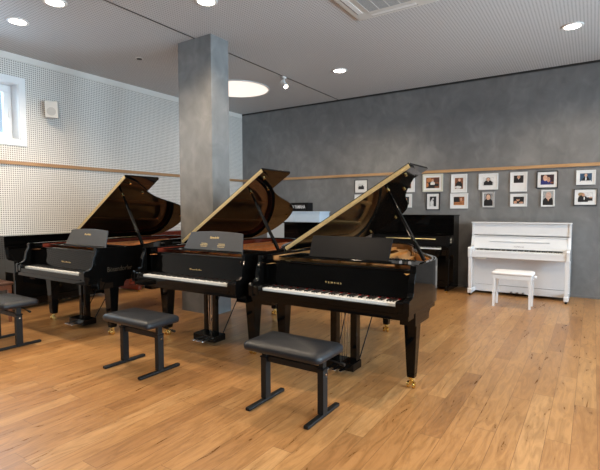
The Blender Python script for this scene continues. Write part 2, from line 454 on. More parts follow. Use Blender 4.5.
def grand(loc, label, theta, yf, flap, plate_mat, rim_in, brand, leg_w, lyre_x, lyre_w, arched, single_keys, stick, caster_mat=BRASS, side_text=False, desk_text=0, logo_w=.12):
    T = thing('grand_piano', label, 'piano', loc, 0, 'open grand pianos in the row')
    inner = offset(OUT, .045)
    # outer rim (polished case)
    rim = strip(OUT, inner, .655, 1.0).build('rim', BLACK, T, bevel=.004, angle=30)
    # inner veneer
    BK = [(.725, .245)]+OUT[1:-1]+[(-.725, .245)]
    in2 = offset(BK, .0465); in3 = offset(BK, .060)
    strip(in2, in3, .70, .985).build('inner_rim', rim_in, T, angle=30)
    # underside structure
    poly = [p for p in offset([(.725, .26)]+OUT[1:-1]+[(-.725, .26)], .06)]
    MB().prism(poly, .845, .86).build('soundboard', SPRUCE, T)
    # beams below the soundboard
    bm_ = MB(); bm_.box(-.66, .66, .60, .68, .67, .82)
    for k in (-.45, -.1, .25): bm_.box(k-.04, k+.04, .68, 1.35, .68, .80)
    bm_.box(-.14-.06, -.14+.06, 1.35, 2.15, .66, .80)
    bm_.build('bracing', SATIN, T, bevel=.004)
    # iron plate: webbed front, struts, hitch-pin band
    ip = MB(); P = offset(OUT, .075); Q = offset(OUT, .20)
    ip.add([(p[0], p[1], .925) for p in P]+[(q[0], max(q[1], .3), .925) for q in Q], [(i, i+1, len(P)+i+1, len(P)+i) for i in range(len(P)-1)])
    ip.box(-.65, .65, .235, .50, .905, .93)
    for x0, x1, y1 in ((-.42, -.50, 2.10), (-.12, -.22, 2.12), (.16, .02, 1.85), (.42, .32, 1.2)):
        ip.loft([[(x0-.018, .5, .92), (x0+.018, .5, .92), (x0+.018, .5, .96), (x0-.018, .5, .96)], [(x1-.018, y1, .92), (x1+.018, y1, .92), (x1+.018, y1, .95), (x1-.018, y1, .95)]])
    ip.build('iron_plate', plate_mat, T, bevel=.003)
    st = MB()
    for i in range(60):
        f = i/59; xa = -.62+1.22*f; yb = 2.0-1.15*f**1.3 if f > .3 else 2.02
        xb = xa*.78-.10 if xa < .2 else xa*.86-.06
        for dx in (0, .006):
            st.add([(xa+dx-.0007, .42, .952), (xa+dx+.0007, .42, .952), (xb+dx+.0007, yb, .935), (xb+dx-.0007, yb, .935)], [(0, 1, 2, 3)])
    s_ = st.build('strings', STRING, T, smooth=False); s_['kind'] = 'stuff'
    # tuning pins, felt, dampers
    dm = MB()
    for i in range(46):
        x = -.60+i*.0255; dm.box(x-.004, x+.004, .56, .62, .955, .985)
    d_ = dm.build('dampers', SATIN, T, smooth=False); d_['kind'] = 'stuff'
    box('felt_strip', REDFELT, T, -.64, .64, .64, .66, .931, .945)
    # keybed and arms
    kb = MB(); kb.box(-.715, .715, -.035, .60, .615, .675)
    kb.build('keybed', BLACK, T, bevel=.005)
    box('keyslip', BLACK, T, -.637, .637, -.045, -.018, .660, .712, .006)
    for s in (-1, 1):
        # arm: side profile with the sweeping scroll; (y, z)
        prof = [(-.055, .655), (-.055, .752), (-.045, .765), (.0, .772), (.025, .785), (.040, .81), (.046, .85), (.055, .895), (.075, .93), (.085, .955), (.085, 1.0), (.16, 1.0), (.16, .655)]
        a = MB(); a.prism(prof, s*.680, s*.727, 0); a.build('arm', BLACK, T, bevel=.004)
        c = MB(); c.prism([(-.05, .675), (-.05, .742), (-.04, .752), (.145, .752), (.145, .675)], s*.622, s*.679, 0)
        c.build('key_block', BLACK, T, bevel=.003)
        # bracket below the case at the arm, stepping up to the rim
        b = MB(); b.prism([(.10, .50+.05), (.10, .655), (.60, .655), (.54, .645), (.46, .62), (.43, .595), (.42, .55)], s*.60, s*.722, 0)
        b.build('leg_bracket', BLACK, T, bevel=.004)
        l = MB(); l.taper(s*.62, .33, .085, .12, leg_w*.56, leg_w*.62); l.taper(s*.62, .33, .12, .55, leg_w*.62, leg_w)
        l.taper(s*.62, .33, .55, .556, leg_w*1.1, leg_w*1.1)
        L = l.build('leg', BLACK, T, bevel=.004); add_caster(L, s*.62, .33, .088, caster_mat)
    l = MB(); l.taper(-.175, 1.75, .085, .12, leg_w*.56, leg_w*.62); l.taper(-.175, 1.75, .12, .66, leg_w*.62, leg_w)
    L = l.build('leg', BLACK, T, bevel=.004); add_caster(L, -.175, 1.75, .088, caster_mat)
    # keyboard
    whites, blacks = key_boxes()
    K = box('keyboard', SATIN, T, -.62, .62, -.015, .15, .68, .70)
    box('key_felt', REDFELT, K, -.612, .612, .1505, .154, .70, .732)
    if single_keys:
        for (a, b) in whites:
            box('white_key', IVORY, K, a, b, 0, .15, .702, .727, .0012, seg=1)
        for (a, b) in blacks:
            MB().loft([[(a, .052, .724), (b, .052, .724), (b, .149, .724), (a, .149, .724)], [(a+.001, .058, .738), (b-.001, .058, .738), (b-.001, .149, .739), (a+.001, .149, .739)]]).build('black_key', EBONY, K)
    else:
        m = MB()
        for (a, b) in whites: m.box(a, b, 0, .15, .702, .727)
        m.build('white_keys', IVORY, K, smooth=False)
        m = MB()
        for (a, b) in blacks: m.box(a, b, .052, .149, .7275, .739)
        m.build('black_keys', EBONY, K, smooth=False)
    # fallboard (open, leaning back) and the front rail over it
    f = MB(); f.prism([(.155, .725), (.175, .725), (.215, .92), (.215, .938), (.192, .938)], -.678, .678, 0)
    F = f.build('fallboard', BLACK, T, bevel=.004)
    ms = MB(); ms.prism([(.186, .939), (.186, .951), (.222, .953), (.235, .939)], -.678, .678, 0)
    ms.build('front_rail', BLACK, T, bevel=.002)
    text('logo', brand, .036, GOLDLET, F, facing_front(.0, .1680, .798, tilt=-.172), extrude=.0012, width=logo_w, space=1.75 if brand.isupper() else 1.1)
    # music shelf and desk
    sh = MB(); sh.box(-.66, .66, .315, .60, .968, .979); sh.build('music_shelf', BLACK, T, bevel=.003)
    ang = math.radians(20)
    hd = .205
    if arched:
        top = [(.375-.75*i/16, hd+.0+.018*(1-((i-8)/8)**2)) for i in range(17)]
        pol = [(-.425, 0), (.425, 0)]+top
    else:
        hd = .215; pol = [(-.385, 0), (.385, 0), (.398, hd-.004), (.39, hd), (-.375, hd), (-.383, hd-.01)]
    MD = Matrix.Translation((0, .395, .970)) @ Matrix.Rotation(-ang, 4, 'X')
    dk = MB(); dk.prism([(x, z) for x, z in pol], 0, .014, 1, MD)
    D = dk.build('music_desk', DESK if arched else SATIN, T, bevel=.004)
    if not arched:
        b = MB(); b.box(.36, .40, -.012, .0, .0, .03, MD)
    if desk_text:
        TM = MD @ facing_front(0, -.0008, .150)
        text('desk_logo', brand, .036, GOLDLET, D, TM, width=.13)
        if desk_text == 2:
            for cx in (-.13, .12):          # two small blocks of fine print, too small to read
                q = MB()
                for r_ in range(3):
                    wv = .055-.009*abs(r_-1)
                    for s_i in range(9):
                        xa = cx-wv+s_i*2*wv/9; q.box(xa, xa+wv*.13, -.0012, -.0003, .080-r_*.016, .087-r_*.016, MD)
                q.build('fine_print', GOLDLET, D, smooth=False)
    bar = MB(); bar.box(-.42, .42, -.025, -.001, -.002, .010, MD); bar.build('desk_ledge', BLACK, D, bevel=.002)
    # lyre
    lx, lw = lyre_x, lyre_w
    lxb = .138 if single_keys else .155
    LY = MB(); LY.box(-.15, .15, .34, .42, .585, .614)
    Ly = LY.build('pedal_lyre', BLACK, T, bevel=.003)
    for s in (-1, 1):
        q = MB(); q.taper(s*lx, .38, .11, .59, lw, lw, lw*1.15, lw*1.15); q.build('post', BLACK, Ly, bevel=.003)
    q = MB(); q.box(-lxb, lxb, .265, .43, .04, .11); q.build('pedal_box', BLACK, Ly, bevel=.008)
    for k in (-1, 0, 1):
        q = MB(); q.prism([(k*.062-.010, .27), (k*.062-.020, .20), (k*.062-.013, .165), (k*.062+.013, .165), (k*.062+.020, .20), (k*.062+.010, .27)], .058, .068)
        q.build('pedal', CHROME, Ly, bevel=.002)
        q = MB(); q.tube((k*.02, .37, .11), (k*.035, .37, .59), .0035, 8); q.build('pedal_rod', CHROME, Ly)
    for s in (-1, 1):
        q = MB(); q.tube((s*.11, .425, .08), (s*.15, .80, .68), .0055, 8); q.build('brace_rod', SATIN, Ly)
    # lid
    th = math.radians(theta)
    hx, hz = -.727, 1.004
    LM = Matrix(((math.cos(th), 0, -math.sin(th), hx), (0, 1, 0, 0), (math.sin(th), 0, math.cos(th), hz), (0, 0, 0, 1)))
    big = offset(OUT, -.010)
    lp = [(p[0]-hx, p[1]) for p in big if p[1] > yf and p[0] < .7355]
    lp = [(.735-hx if lp[0][1] < .6 else lp[0][0], yf)]+lp+[(0.0, yf)]
    ld = MB(); ld.prism(lp, 0, .020, 2, LM)
    Ld = ld.build('lid', LIDBLACK, T, bevel=.004, angle=30)
    fl = MB(); fl.prism([(.01, yf), (1.465, yf), (1.465, yf+flap-.02), (1.445, yf+flap), (.01, yf+flap)], .024, .044, 2, LM)
    fl.build('front_flap', LIDBLACK, Ld, bevel=.004)
    hg = MB()
    hg.box(.012, 1.455, yf-.004, yf-.0005, -.0005, .017, LM); hg.box(.012, 1.455, yf-.004, yf-.0005, .0195, .0365, LM)
    hg.tube(LM @ Vector((.012, yf-.006, .018)), LM @ Vector((1.455, yf-.006, .018)), .004, 8)
    hg.build('piano_hinge', HINGE, Ld)
    su, sy, ry = stick
    tip = LM @ Vector((su, sy, -.016))
    p0 = Vector((.655, ry, 1.0)); dd = (tip-p0).normalized()
    pr = MB(); side = dd.cross(Vector((0, 1, 0))).normalized()
    def ring(p, a, b):
        y_ = dd.cross(side).normalized()
        return [p+side*a+y_*b, p-side*a+y_*b, p-side*a-y_*b, p+side*a-y_*b]
    pr.loft([ring(p0, .013, .017), ring(p0.lerp(tip, .85), .010, .013), ring(tip, .007, .009)])
    pr.build('lid_prop', BLACK, T, bevel=.003)
    MB().tube(LM @ Vector((su, sy, 0)), LM @ Vector((su, sy, -.014)), .016, 14).build('prop_cup', BRASS, Ld)
    for (ku, ky) in ((1.36, yf+.12), (1.17, 1.05), (.25, 2.05), (.6, 2.1)):
        MB().tube(LM @ Vector((ku, ky, 0)), LM @ Vector((ku, ky, -.013)), .013, 14).build('lid_buffer', BRASS, Ld)
    # rim hinges on the bass side
    for y in (.75, 1.55):
        q = MB(); q.box(-.735, -.722, y-.045, y+.045, .985, 1.004); q.build('lid_hinge', BRASS, T, bevel=.002)
    if side_text:
        R = Matrix.Translation((.7256, .37, .755)) @ Matrix.Rotation(PI/2, 4, 'Z') @ Matrix.Rotation(PI/2, 4, 'X')
        text('side_lettering', brand, .075, SIDELET, rim, R, width=.31, extrude=.0008)
    return T

grand((-1.783, 3.058, 0), 'nearest black grand piano with open lid and plain flat-topped music desk', 30.9, .52, .50, GOLDPLATE, MAPLE, 'YAMAHA', .105, .098, .06, False, True, (1.124, .743, .49), side_text=0, logo_w=.155)
grand((-3.358, 3.025, 0), 'middle black grand piano in front of the grey column, gold writing on its arched desk', 33.1, .655, .53, COPPER, MAHOG, 'Bösendorfer', .118, .062, .044, True, False, (1.095, .824, .69), desk_text=2, logo_w=.17)
grand((-5.137, 2.685, 0), 'leftmost black grand piano with lettering along its side, beside the white perforated wall', 32.4, .63, .51, COPPER, MAHOG, 'Bösendorfer', .118, .048, .05, True, False, (1.112, .794, .73), side_text=1, desk_text=1, logo_w=.19)

# ------------------------------------------------------------------ black adjustable benches
def cushion(w, d, z0, z1, bulge, nx=18, ny=12, r=.045):
    m = MB(); h = (z1-z0)
    prof = [(-.012, 0), (0, .006), (.004, h*.35), (.003, h*.65), (-.010, h*.86), (-.030, h*1.0)]
    rings = []
    def rr(off, z):
        pts = []; a, b = w/2+off, d/2+off; rad = max(.012, r+off)
        for (sx_, sy_, a0) in ((1, 1, 0), (-1, 1, 90), (-1, -1, 180), (1, -1, 270)):
            for k in range(6):
                an = math.radians(a0+k*18)
                pts.append((sx_*(a-rad)+rad*math.cos(an), sy_*(b-rad)+rad*math.sin(an), z))
        return pts
    for o_, dz in prof: rings.append(rr(o_, z0+dz))
    for k in range(1, 7):
        t = k/6
        base = rr(-.030, z1)
        rings.append([(x*(1-t*.97), y*(1-t*.97), z1+bulge*math.sin(t*PI/2)) for x, y, z in base])
    return m.loft(rings)

def bench(loc, label, sx_=0.):
    T = thing('piano_bench', label, 'bench', loc, 0, 'black leather piano benches on steel stands')
    cushion(.635, .36, .418, .482, .018).build('seat', LEATHER, T, angle=60)
    box('seat_board', FRAMEBLACK, T, -.27, .27, -.14, .14, .410, .426, .003)
    hw = .242
    for s in (-1, 1):
        box('foot_bar', FRAMEBLACK, T, s*hw-.020, s*hw+.020, -.215, .215, .0, .025, .008)
        q = MB(); q.box(s*hw-.024, s*hw+.024, -.030, .030, .025, .335); P = q.build('post', FRAMEBLACK, T, bevel=.004)
        box('inner_tube', FRAMEBLACK, P, s*hw-.018, s*hw+.018, -.022, .022, .335, .412, .002)
        box('clamp', SATIN, P, s*hw-.028, s*hw+.028, -.034, .034, .330, .342, .002)
        MB().tube((s*(hw+.024), 0, .30), (s*(hw+.030), 0, .30), .008, 10).build('screw', CHROME, P)
    box('cross_bar', FRAMEBLACK, T, -.218, .218, -.012, .012, .300, .345, .004)
    k = MB(); k.tube((.20, .05, .395), (.36, .05, .375), .006, 10); k.tube((.35, .05, .376), (.385, .05, .372), .011, 12)
    k.build('adjusting_lever', FRAMEBLACK, T)
    return T
b1 = bench((-1.742, 2.565, 0), 'black leather bench in front of the nearest grand piano, closest to the viewer')
def bench_copy(loc, label):
    c = copy_tree(b1); c.location = loc; c['label'] = label; return c
bench_copy((-3.345, 2.513, 0), 'black leather bench in front of the middle grand piano')
bench_copy((-5.165, 2.215, 0), 'black leather bench cut off by the left edge of the photo')

# ------------------------------------------------------------------ upright pianos
def upright(name, loc, rotz, label, W, HT, D, mat, letter, lettermat, kz=.735, closed=False, pedals=CHROME, group='upright pianos along the walls', legpost=True, fb_hinge=True):
    T = thing(name, label, 'piano', loc, rotz, group)
    h = W/2; up0 = D*.45                         # front of the upper body
    kd = 0.06
    # side panels (profile y,z) : tall back part plus toe
    for s in (-1, 1):
        prof = [(up0, .03), (up0, HT-.02), (D-.01, HT-.02), (D-.01, .03)]
        q = MB(); q.prism(prof, s*(h-.035), s*(h-.005), 0); q.build('side_panel', mat, T, bevel=.003)
        arm = [(.0, kz-.12), (.0, kz+.025), (.015, kz+.045), (up0*.62, kz+.05), (up0*.8, kz+.065), (up0*.86, kz+.11), (up0*.92, kz+.18), (up0, kz+.22), (up0, kz-.12)]
        q = MB(); q.prism(arm, s*(h-.050), s*(h-.004), 0); q.build('arm', mat, T, bevel=.004)
        q = MB(); q.prism([(.004, .035), (.004, .10), (.03, .115), (up0, .115), (up0, .035)], s*(h-.070), s*(h-.005), 0)
        toe = q.build('toe_block', mat, T, bevel=.004)
        w = MB(); w.tube((s*(h-.055), .03, .019), (s*(h-.025), .03, .019), .019, 14); w.box(s*(h-.04)-.012, s*(h-.04)+.012, .01, .05, .022, .037)
        w.build('caster', BRASS if mat is not WHITEP else SATIN, toe)
        if legpost:
            q = MB(); q.taper(s*(h-.037), .04, .112, kz-.12, .045, .055); q.build('leg', mat, T, bevel=.004)
    box('lid', mat, T, -h-.004, h+.004, up0-.02, D, HT-.02, HT, .004)
    box('upper_panel', mat, T, -h+.036, h-.036, up0+.012, up0+.03, kz+.24, HT-.022, .002)
    box('panel_moulding', mat, T, -h+.036, h-.036, up0-.008, up0+.014, kz+.205, kz+.225, .003)
    # sloping fallboard standing open with its hinge and music ledge
    f = MB(); f.prism([(up0*.66, kz+.02), (up0*.70, kz+.012), (up0+.028, kz+.205), (up0+.012, kz+.21)], -h+.052, h-.052, 0)
    F = f.build('fallboard', mat, T, bevel=.002)
    sl = math.atan2(up0*.34, .19)
    Mx = Matrix.Translation((0, up0*.66-.001, kz+.02)) @ Matrix.Rotation(-sl, 4, 'X')
    q = MB(); q.box(-W*.30, W*.30, -.016, 0, .125, .134, Mx); q.build('music_ledge', mat if mat is WHITEP else HINGE, F, bevel=.001)
    if letter:
        text('logo', letter, .034, lettermat, F, Mx @ facing_front(.01, -.002, .045), width=.15)
    # key shelf, slip, keys
    box('key_shelf', mat, T, -h+.051, h-.051, .015, up0+.02, kz-.115, kz-.045, .004)
    box('keyslip', mat, T, -h+.051, h-.051, .012, .03, kz-.045, kz-.015, .004)
    if closed:
        box('key_cover', mat, T, -h+.052, h-.052, .02, up0*.64, kz-.014, kz+.022, .008)
    K = box('keyboard', SATIN, T, -.615, .615, .035, up0*.64, kz-.04, kz-.025)
    wk, bk = key_boxes(); m = MB(); y1 = up0*.64
    for a, b in wk: m.box(a, b, .035, y1, kz-.023, kz)
    if not closed: m.build('white_keys', IVORY, K, smooth=False)
    m = MB()
    for a, b in bk: m.box(a, b, y1-.095, y1-.001, kz+.0005, kz+.015)
    if not closed: m.build('black_keys', EBONY, K, smooth=False)
    for s in (-1, 1):
        box('key_block', mat, T, s*(h-.052) if s < 0 else .617, s*.617 if s < 0 else h-.052, .03, up0*.64, kz-.042, kz+.018, .003)
    # lower body
    box('lower_panel', mat, T, -h+.037, h-.037, up0+.01, up0+.03, .16, kz-.12, .003)
    box('bottom_rail', mat, T, -h+.037, h-.037, up0-.005, up0+.03, .045, .155, .003)
    box('back_panel', SATIN if mat is not WHITEP else mat, T, -h+.037, h-.037, D-.04, D-.012, .05, HT-.022)
    box('bottom_board', mat, T, -h+.037, h-.037, up0+.032, D-.042, .045, .065)
    for k in (-1, 0, 1):
        q = MB(); x = k*.085
        q.prism([(x-.009, up0), (x-.020, up0-.07), (x-.012, up0-.095), (x+.012, up0-.095), (x+.020, up0-.07), (x+.009, up0)], .062, .074)
        q.build('pedal', pedals, T, bevel=.002)
    return T
wp = upright('upright_piano', (-.978, 7.60, 0), 0, 'white polished upright piano against the grey back wall', 1.44, 1.195, .62, WHITEP, 'YAMAHA', SILVERLET, kz=.745, pedals=DCHROME)
box('control_box', CREAMPL, wp, -.60, -.44, .03, .10, .600, .628, .002)
upright('upright_piano', (-2.74, 7.55, 0), 0, 'tall black upright piano under the framed photos, behind the nearest grand', 1.52, 1.31, .65, BLACK, None, GOLDLET, kz=.745)
upright('upright_piano', (-6.46, 3.63, 0), PI/2, 'black upright piano against the white perforated wall behind the leftmost grand', 1.50, 1.052, .60, BLACK, None, GOLDLET, kz=.68, pedals=CHROME, closed=True)
upright('upright_piano', (-6.45, 5.55, 0), PI/2, 'dark reddish brown upright piano by the white wall, mostly hidden behind the leftmost grand', 1.48, 1.0, .56, MAHOG, None, GOLDLET, kz=.66, closed=True)
bpy.context.view_layer.update()
# black piano and boxed display standing before the back wall, behind the middle grand
t = thing('digital_piano', 'black upright piano standing in front of the pale display cabinet by the back wall', 'piano', (-4.66, 7.35, 0))
box('body', BLACK, t, -.62, .70, .12, .40, .03, 1.13, .004); box('lid', BLACK, t, -.64, .72, .08, .42, 1.13, 1.155, .004)
box('key_shelf', BLACK, t, -.62, .70, -.14, .12, .62, .72, .004)
for s in (-.60, .64): box('leg', BLACK, t, s, s+.045, -.13, -.08, .0, .62, .003)
box('white_keys', IVORY, t, -.55, .62, -.12, .05, .722, .735)
t = thing('display_cabinet', 'pale blue-white display cabinet against the grey back wall', 'cabinet', (-5.17, 7.85, 0))
box('carcass', BLUEWHITE, t, -.86, .50, .03, .42, .0, 1.34, .004); box('top', BLUEWHITE, t, -.875, .515, .0, .43, 1.34, 1.365, .004)
box('door', BLUEWHITE, t, -.85, -.13, .012, .029, .06, 1.32, .003); box('door', BLUEWHITE, t, -.12, .49, .012, .029, .06, 1.32, .003)
t = thing('sign_box', 'black sign box with a white logo, standing on the pale display cabinet', 'sign', (-5.32, 8.02, 1.365))
box('case', SATIN, t, -.42, .33, -.10, .10, 0, .185, .004)
text('lettering', 'YAMAHA', .10, PAINT, t, facing_front(.13, -.102, .093), width=.27, bold=.002)
rg = MB(); N_ = 20
for i in range(N_):
    a0, a1 = 2*PI*i/N_, 2*PI*(i+1)/N_
    rg.add([(-.055+.035*math.cos(a0), -.1015, .093+.035*math.sin(a0)), (-.055+.035*math.cos(a1), -.1015, .093+.035*math.sin(a1)), (-.055+.028*math.cos(a1), -.1015, .093+.028*math.sin(a1)), (-.055+.028*math.cos(a0), -.1015, .093+.028*math.sin(a0))], [(0, 1, 2, 3)])
for an in (PI/2, PI/2+2*PI/3, PI/2-2*PI/3):
    c, s = math.cos(an), math.sin(an)
    for o_ in (-.005, .005):
        rg.add([(-.055-s*(o_-.0018), -.1015, .093+c*(o_-.0018)), (-.055-s*(o_+.0018), -.1015, .093+c*(o_+.0018)), (-.055+c*.026-s*(o_+.0018), -.1015, .093+s*.026+c*(o_+.0018)), (-.055+c*.026-s*(o_-.0018), -.1015, .093+s*.026+c*(o_-.0018))], [(0, 1, 2, 3)])
rg.build('emblem', PAINT, t, smooth=False)

# ------------------------------------------------------------------ white bench, brown stool
t = thing('piano_bench', 'white piano bench standing in front of the white upright piano', 'bench', (-.94, 7.06, 0))
cushion(.53, .31, .465, .515, .008, r=.02).build('seat', WHITELEATHER, t, angle=60)
box('apron', WHITEP, t, -.255, .255, -.145, .145, .405, .464, .003)
for sx_ in (-1, 1):
    for sy_ in (-1, 1):
        q = MB(); q.taper(sx_*.235, sy_*.135, 0, .405, .030, .042); q.build('leg', WHITEP, t, bevel=.003)
q = MB(); q.tube((.255, 0, .44), (.28, 0, .44), .010, 12); q.tube((.28, 0, .44), (.305, 0, .44), .026, 16); q.build('knob', WHITEP, t, bevel=.002)
t = thing('piano_stool', 'brown leather stool at the left edge, beside the leftmost grand', 'stool', (-6.33, 2.53, 0))
cushion(.50, .34, .47, .515, .008, r=.02).build('seat', BROWNLEA, t, angle=60)
box('apron', CHERRY, t, -.235, .235, -.15, .15, .415, .469, .003)
for sx_ in (-1, 1):
    for sy_ in (-1, 1):
        q = MB(); q.taper(sx_*.212, sy_*.13, 0, .415, .030, .045); q.build('leg', CHERRY, t, bevel=.003)

# ------------------------------------------------------------------ framed photographs
PM = {}
def pm(c, rough=.45):
    if c not in PM: PM[c] = plain('photo_tone_%d' % len(PM), c, rough=rough, noise=.25, scale=60)
    return PM[c]
FR_WHITE = plain('white_frame', (.70, .71, .72), rough=.35)
FR_BLACK = plain('black_frame', (.02, .02, .022), rough=.3)
FR_CREAM = plain('pale_cream_frame', (.58, .58, .50), rough=.4)
FR_SILVER = plain('silver_grey_frame', (.45, .45, .46), rough=.35, metal=.3)
MAT = plain('white_mat_board', (.70, .70, .70), rough=.7)
def ell(m, cx, cz, rx, rz, y, n=18, rot=0.):
    pts = []
    for i in range(n):
        a = 2*PI*i/n; px_, pz = rx*math.cos(a), rz*math.sin(a)
        pts.append((cx+px_*math.cos(rot)-pz*math.sin(rot), y, cz+px_*math.sin(rot)+pz*math.cos(rot)))
    m.add(pts, [tuple(range(n))])
def picture(px0, pz1, px1, pz0, label, fm, bw, matw, bg, shapes, moff=0.):
    """shapes in photo units 0..1: (kind, cx, cz, rx, rz, colour)"""
    cx, cz = (px0+px1)/2, (pz0+pz1)/2; w, h = px1-px0, pz1-pz0
    t = thing('picture_frame', label, 'picture frame', (cx, WY-.022, cz), 0, 'framed photographs on the grey wall')
    f = MB()
    f.box(-w/2, w/2, 0, .022, -h/2, -h/2+bw); f.box(-w/2, w/2, 0, .022, h/2-bw, h/2)
    f.box(-w/2, -w/2+bw, 0, .022, -h/2+bw, h/2-bw); f.box(w/2-bw, w/2, 0, .022, -h/2+bw, h/2-bw)
    f.build('frame', fm, t, bevel=.002)
    box('mat_board', MAT, t, -w/2+bw, w/2-bw, .010, .020, -h/2+bw, h/2-bw)
    pw, ph = w/2-bw-matw, h/2-bw-matw-abs(moff)
    P = box('photo', pm(bg), t, -pw, pw, .0085, .0099, -ph+moff, ph+moff)
    for k, (kind, ex, ez, rx, rz, c) in enumerate(shapes):
        m = MB(); y = .0084-.0001*k
        X, Z = (ex-.5)*2*pw, (ez-.5)*2*ph+moff; RX, RZ_ = rx*2*pw, rz*2*ph
        X0, X1 = max(X-RX, -pw), min(X+RX, pw); Z0, Z1 = max(Z-RZ_, -ph+moff), min(Z+RZ_, ph+moff)
        if kind == 'e': ell(m, (X0+X1)/2, (Z0+Z1)/2, (X1-X0)/2, (Z1-Z0)/2, y)
        elif kind == 'b':       # shoulders
            pts = [(X0, Z0), (X1, Z0), (X1, Z0+(Z1-Z0)*.55), (X+RX*.6, Z0+(Z1-Z0)*.85), (X+RX*.2, Z1), (X-RX*.2, Z1), (X-RX*.6, Z0+(Z1-Z0)*.85), (X0, Z0+(Z1-Z0)*.55)]
            m.add([(min(max(a, -pw), pw), y, b) for a, b in pts], [tuple(range(8))])
        else: m.add([(X0, y, Z0), (X1, y, Z0), (X1, y, Z1), (X0, y, Z1)], [(0, 1, 2, 3)])
        m.build({'e': 'photo_face', 'b': 'photo_figure', 'r': 'photo_area'}[kind], pm(c), P, smooth=False)
SK = (.50, .27, .17); SKP = (.60, .36, .25); DK = (.012, .012, .014); HAIR = (.03, .02, .015); WH = (.6, .6, .6); GY = (.25, .25, .26)
BR = (.20, .07, .03); OR = (.42, .17, .06)
def person(cx, top, s, suit=DK, skin=SK, hair=HAIR, shirt=WH, hs=1.):
    return [('b', cx, top-.62*s, .42*s, .33*s, suit), ('e', cx, top-.42*s, .05*s, .12*s, shirt), ('e', cx, top-.19*s, .19*s*hs, .24*s, hair), ('e', cx, top-.24*s, .155*s*hs, .20*s, skin)]
picture(-4.10, 2.006, -3.81, 1.734, 'small black and white photo in a thin black frame, left of the lid tip', FR_BLACK, .012, .065, GY, [('r', .5, .75, .5, .25, WH), ('b', .3, .3, .2, .3, DK), ('b', .7, .35, .25, .35, DK)])
picture(-4.098, 1.71, -3.806, 1.453, 'pale framed photo left of the nearest piano lid, half covered by its gold edge', FR_WHITE, .014, .05, DK, [('b', .5, .3, .3, .3, GY)])
picture(-3.10, 2.025, -2.842, 1.733, 'white framed warm brown photo, upper one partly hidden behind the tip of the open lid', FR_WHITE, .03, .04, BR, [('e', .5, .6, .2, .2, OR), ('b', .5, .25, .4, .25, DK)])
picture(-3.13, 1.699, -2.893, 1.439, 'white framed upright photo, lower one partly hidden behind the open lid', FR_WHITE, .016, .04, DK, [('e', .55, .7, .15, .1, SK), ('b', .5, .35, .35, .3, (.05, .06, .04))])
picture(-2.689, 2.056, -2.313, 1.73, 'largest photo in a wide pale cream frame, showing a piano player in warm brown tones', FR_CREAM, .030, .035, BR, [('e', .25, .75, .2, .2, OR), ('r', .8, .75, .2, .2, (.08, .03, .02)), ('b', .35, .3, .3, .3, DK), ('r', .6, .3, .35, .12, DK), ('e', .5, .7, .08, .16, SK), ('b', .5, .48, .16, .16, WH), ('e', .1, .3, .1, .2, OR)])
picture(-2.618, 1.709, -2.363, 1.391, 'black framed monochrome photo of a seated figure below the large cream frame', FR_BLACK, .016, .052, DK, [('b', .35, .35, .3, .35, WH), ('e', .5, .75, .13, .10, WH), ('r', .75, .3, .15, .25, DK)])
picture(-2.166, 2.033, -1.89, 1.702, 'white framed upright photo of a figure in black with raised pale head', FR_WHITE, .022, .045, BR, [('b', .5, .4, .4, .3, DK), ('e', .55, .8, .15, .14, SKP), ('e', .4, .15, .4, .13, WH)])
picture(-2.178, 1.69, -1.868, 1.417, 'white framed wide photo in warm brown tones above the tall black upright piano', FR_WHITE, .022, .04, BR, [('r', .25, .75, .25, .22, DK), ('e', .7, .7, .1, .18, SKP), ('r', .5, .4, .5, .12, OR), ('r', .3, .45, .28, .08, DK), ('r', .5, .1, .5, .1, OR)])
picture(-1.694, 2.021, -1.379, 1.742, 'white framed wide photo of a dark-haired person in dark suit, pale background', FR_WHITE, .022, .045, WH, person(.5, .98, .95, skin=SKP))
picture(-1.63, 1.705, -1.428, 1.434, 'narrow pale frame filled by a portrait of a dark-haired person in black', FR_SILVER, .016, .012, GY, person(.5, .98, 1.15, skin=SKP, shirt=DK, hs=1.25))
picture(-1.189, 2.024, -.93, 1.698, 'white frame with a wide blank lower margin and small dark portrait at top', FR_WHITE, .018, .038, DK, person(.5, .98, .95, skin=SK, hair=(.35, .25, .2)), moff=.045)
picture(-1.181, 1.661, -.924, 1.448, 'small white framed dark photo of a face leaning on a hand', FR_WHITE, .018, .03, DK, [('e', .45, .6, .16, .25, SK), ('e', .45, .78, .17, .18, HAIR), ('e', .2, .2, .16, .2, SK), ('e', .75, .15, .2, .14, SK)])
picture(-.791, 2.022, -.484, 1.743, 'black framed photo of a pale-headed person in deep blue, top row', FR_BLACK, .014, .045, (.03, .012, .015), [('b', .4, .25, .42, .35, (.02, .025, .16)), ('e', .35, .66, .17, .30, SKP), ('e', .6, .5, .12, .26, SK), ('r', .85, .2, .13, .08, BR)])
picture(-.718, 1.717, -.525, 1.446, 'narrow pale frame filled by a close portrait of a grey-haired person', FR_WHITE, .014, .010, (.30, .32, .33), person(.55, 1.0, 1.35, skin=(.55, .36, .29), hair=(.4, .38, .36), shirt=SK, hs=1.25))
picture(-.238, 2.011, .019, 1.783, 'small white framed photo on blue background at the far right, top row', FR_WHITE, .018, .032, (.03, .07, .13), [('b', .5, .25, .3, .35, DK), ('e', .5, .75, .12, .2, SKP), ('e', .5, .35, .06, .25, WH), ('r', .5, .05, .45, .06, WH)])
picture(-.263, 1.721, .048, 1.459, 'black framed photo of a piano player at the far right, bottom row', FR_BLACK, .012, .045, WH, [('e', .2, .8, .2, .2, (.3, .2, .1)), ('b', .3, .35, .38, .35, DK), ('e', .35, .75, .11, .17, SK), ('r', .78, .3, .2, .18, DK), ('e', .85, .45, .12, .06, SK), ('e', .42, .4, .04, .18, WH)])

